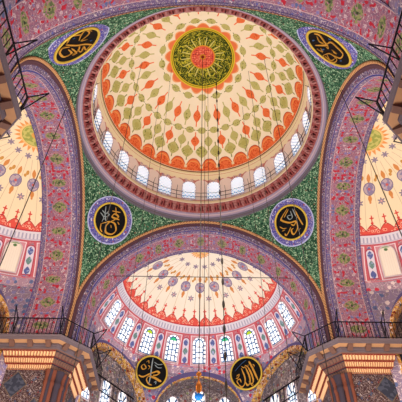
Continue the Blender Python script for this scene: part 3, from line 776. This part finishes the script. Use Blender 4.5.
for sx, sy, key, ang, ro, ri, lift, where in (
        (-1, 1, 'far_left', -31, 1.70, 1.27, 35.3, 'black and gold calligraphy roundel, large loop at its foot, left of far arch'),
        (1, 1, 'far_right', 31, 1.70, 1.27, 35.3, 'black and gold calligraphy roundel, angular knotted strokes, right of far arch'),
        (-1, -1, 'near_left', -92, 2.05, 1.42, 32.7, 'foreshortened black calligraphy roundel with long horizontal gold stroke, upper left of the dome ring'),
        (1, -1, 'near_right', 92, 2.05, 1.42, 32.7, 'foreshortened black calligraphy roundel with two broad gold strokes, upper right of the dome ring')):
    el = R(lift); n_ = Vector((sx * math.cos(el) * math.sin(PI / 4), sy * math.cos(el) * math.cos(PI / 4), math.sin(el)))
    P = Vector((0, 0, ZS)) + n_ * (11.0 if sy > 0 else 11.06)
    yv = n_; zv = (Vector((0, 0, 1)) - n_ * n_.z).normalized(); xv = yv.cross(zv)
    M = Matrix(((xv.x, yv.x, zv.x, P.x), (xv.y, yv.y, zv.y, P.y), (xv.z, yv.z, zv.z, P.z), (0, 0, 0, 1))) @ Matrix.Rotation(R(ang), 4, 'Y')
    roundel(key, M, ri, where, ro)
for sx, key, lab in ((-1, 'muhammad', 'hanging calligraphy roundel with broad sweeping orange letters, left one under the far windows'),
                     (1, 'allah', 'hanging calligraphy roundel with upright gold letters, right one under the far windows')):
    az = R(31.5) * sx; rr_ = 6.75
    roundel(key, Matrix.Translation((rr_ * math.sin(az), CY + rr_ * math.cos(az), 20.55)) @ facing(az * .6, R(12)), 1.24, lab)

# ---------------------------------------------------------------- cables, rods, lamps
def wire(slope, Y, ztop, zbot, r, label, beads=False):
    x = slope * Y / se; o = MB(); o.rod((x, Y - 17.31, zbot), (x, Y - 17.31, ztop), r, 5)
    if beads:
        root = tag(empty('hanging_chain', (x, Y - 17.31, 0)), label, 'chain')
        m = MB(); m.rod((0, 0, zbot), (0, 0, ztop), r, 5); m.build('chain', MAT['cable'], root)
        m = MB(); m.lathe([(.001, -.28), (.05, -.15), (.065, 0), (.05, .15), (.001, .28)], 8); b0 = m.build('knot', MAT['cable'], root, True); b0.location = (0, 0, zbot + .8)
        z = zbot + 2.1
        while z < ztop - .5:
            q = b0.copy(); COL.objects.link(q); q.parent = root; q.location = (0, 0, z); z += 1.3
    else:
        tag(o.build('hanging_cable', MAT['cable']), label, 'cable')
def dome_z(x, y):
    r = math.hypot(x, y); return ZC + math.sqrt(max(RD * RD - r * r, 0)) if r < 7.1 else 28
HZ = 5.2
for sl, Y, thick, nm in ((.0, 17.31, .022, 'dropping from the centre of the dome medallion down the middle'), (.0085, 18.6, .014, 'just right of the middle one'), (.0175, 19.6, .014, 'second right of the middle one'),
                         (-.21, 17.0, .016, 'crossing the left half of the painted dome'), (.154, 18.0, .014, 'crossing the right half of the painted dome, inner one'), (.216, 16.6, .018, 'crossing the right half of the painted dome, outer one'),
                         (-.132, 20.5, .013, 'left of the middle, passing over the far arch'), (-.105, 18.2, .012, 'nearest left of the middle cluster'), (.121, 20.8, .013, 'right of the middle, passing over the far arch'),
                         ):
    x = sl * Y / se; y = Y - 17.31
    wire(sl, Y, dome_z(x, y) - .02, HZ if sl else 11.36, thick, 'thin dark vertical cable ' + nm)
x = .0448 * 18.0 / se; wire(.0448, 18.0, dome_z(x, .69) - .02, HZ, .02, 'dark knotted chain hanging just right of the middle', True)
wire(-.405, 14.2, 27.2, HZ, .022, 'dark cable slanting across the left arch band and cream semidome')
wire(.438, 13.6, 27.0, HZ, .022, 'dark cable slanting across the right arch band')
m = MB(); m.rod((-6.30, 8.9, 23.55), (6.30, 8.9, 23.55), .028, 6); tag(m.build('tie_rod', MAT['cable']), 'thin straight iron rod spanning the far arch in front of the cream semidome', 'rod')
# iron hoop the cables carry, with its glass lamps
root = tag(empty('chandelier', (0, 0, HZ)), 'large circular iron chandelier hoop carried by the long cables', 'chandelier')
m = MB()
for r_ in (3.6, 5.2): m.tube([(r_ * math.sin(2 * PI * i / 48), r_ * math.cos(2 * PI * i / 48), 0) for i in range(48)], .05, 6, 0, True)
for i in range(8): m.rod((0, 0, 0), (5.2 * math.sin(PI * i / 4), 5.2 * math.cos(PI * i / 4), 0), .03)
m.build('hoop', MAT['iron'], root)
# small hanging lamp seen low in the middle
root = tag(empty('hanging_lamp', (.0, -.1, 10.25)), 'small brass lamp with blue glass bowl hanging low at the centre', 'lamp')
m = MB(); m.lathe([(.02, 1.1), (.09, 1.05), (.11, .97), (.03, .90), (.03, .72), (.09, .62), (.12, .48), (.11, .34), (.05, .24), (.06, .2)], 20); m.build('body', MAT['brass'], root, True)
m = MB(); m.lathe([(.06, .22), (.14, .17), (.16, .10), (.13, .03), (.06, -.02), (.001, -.03)], 20); m.build('bowl', MAT['blueg'], root, True)
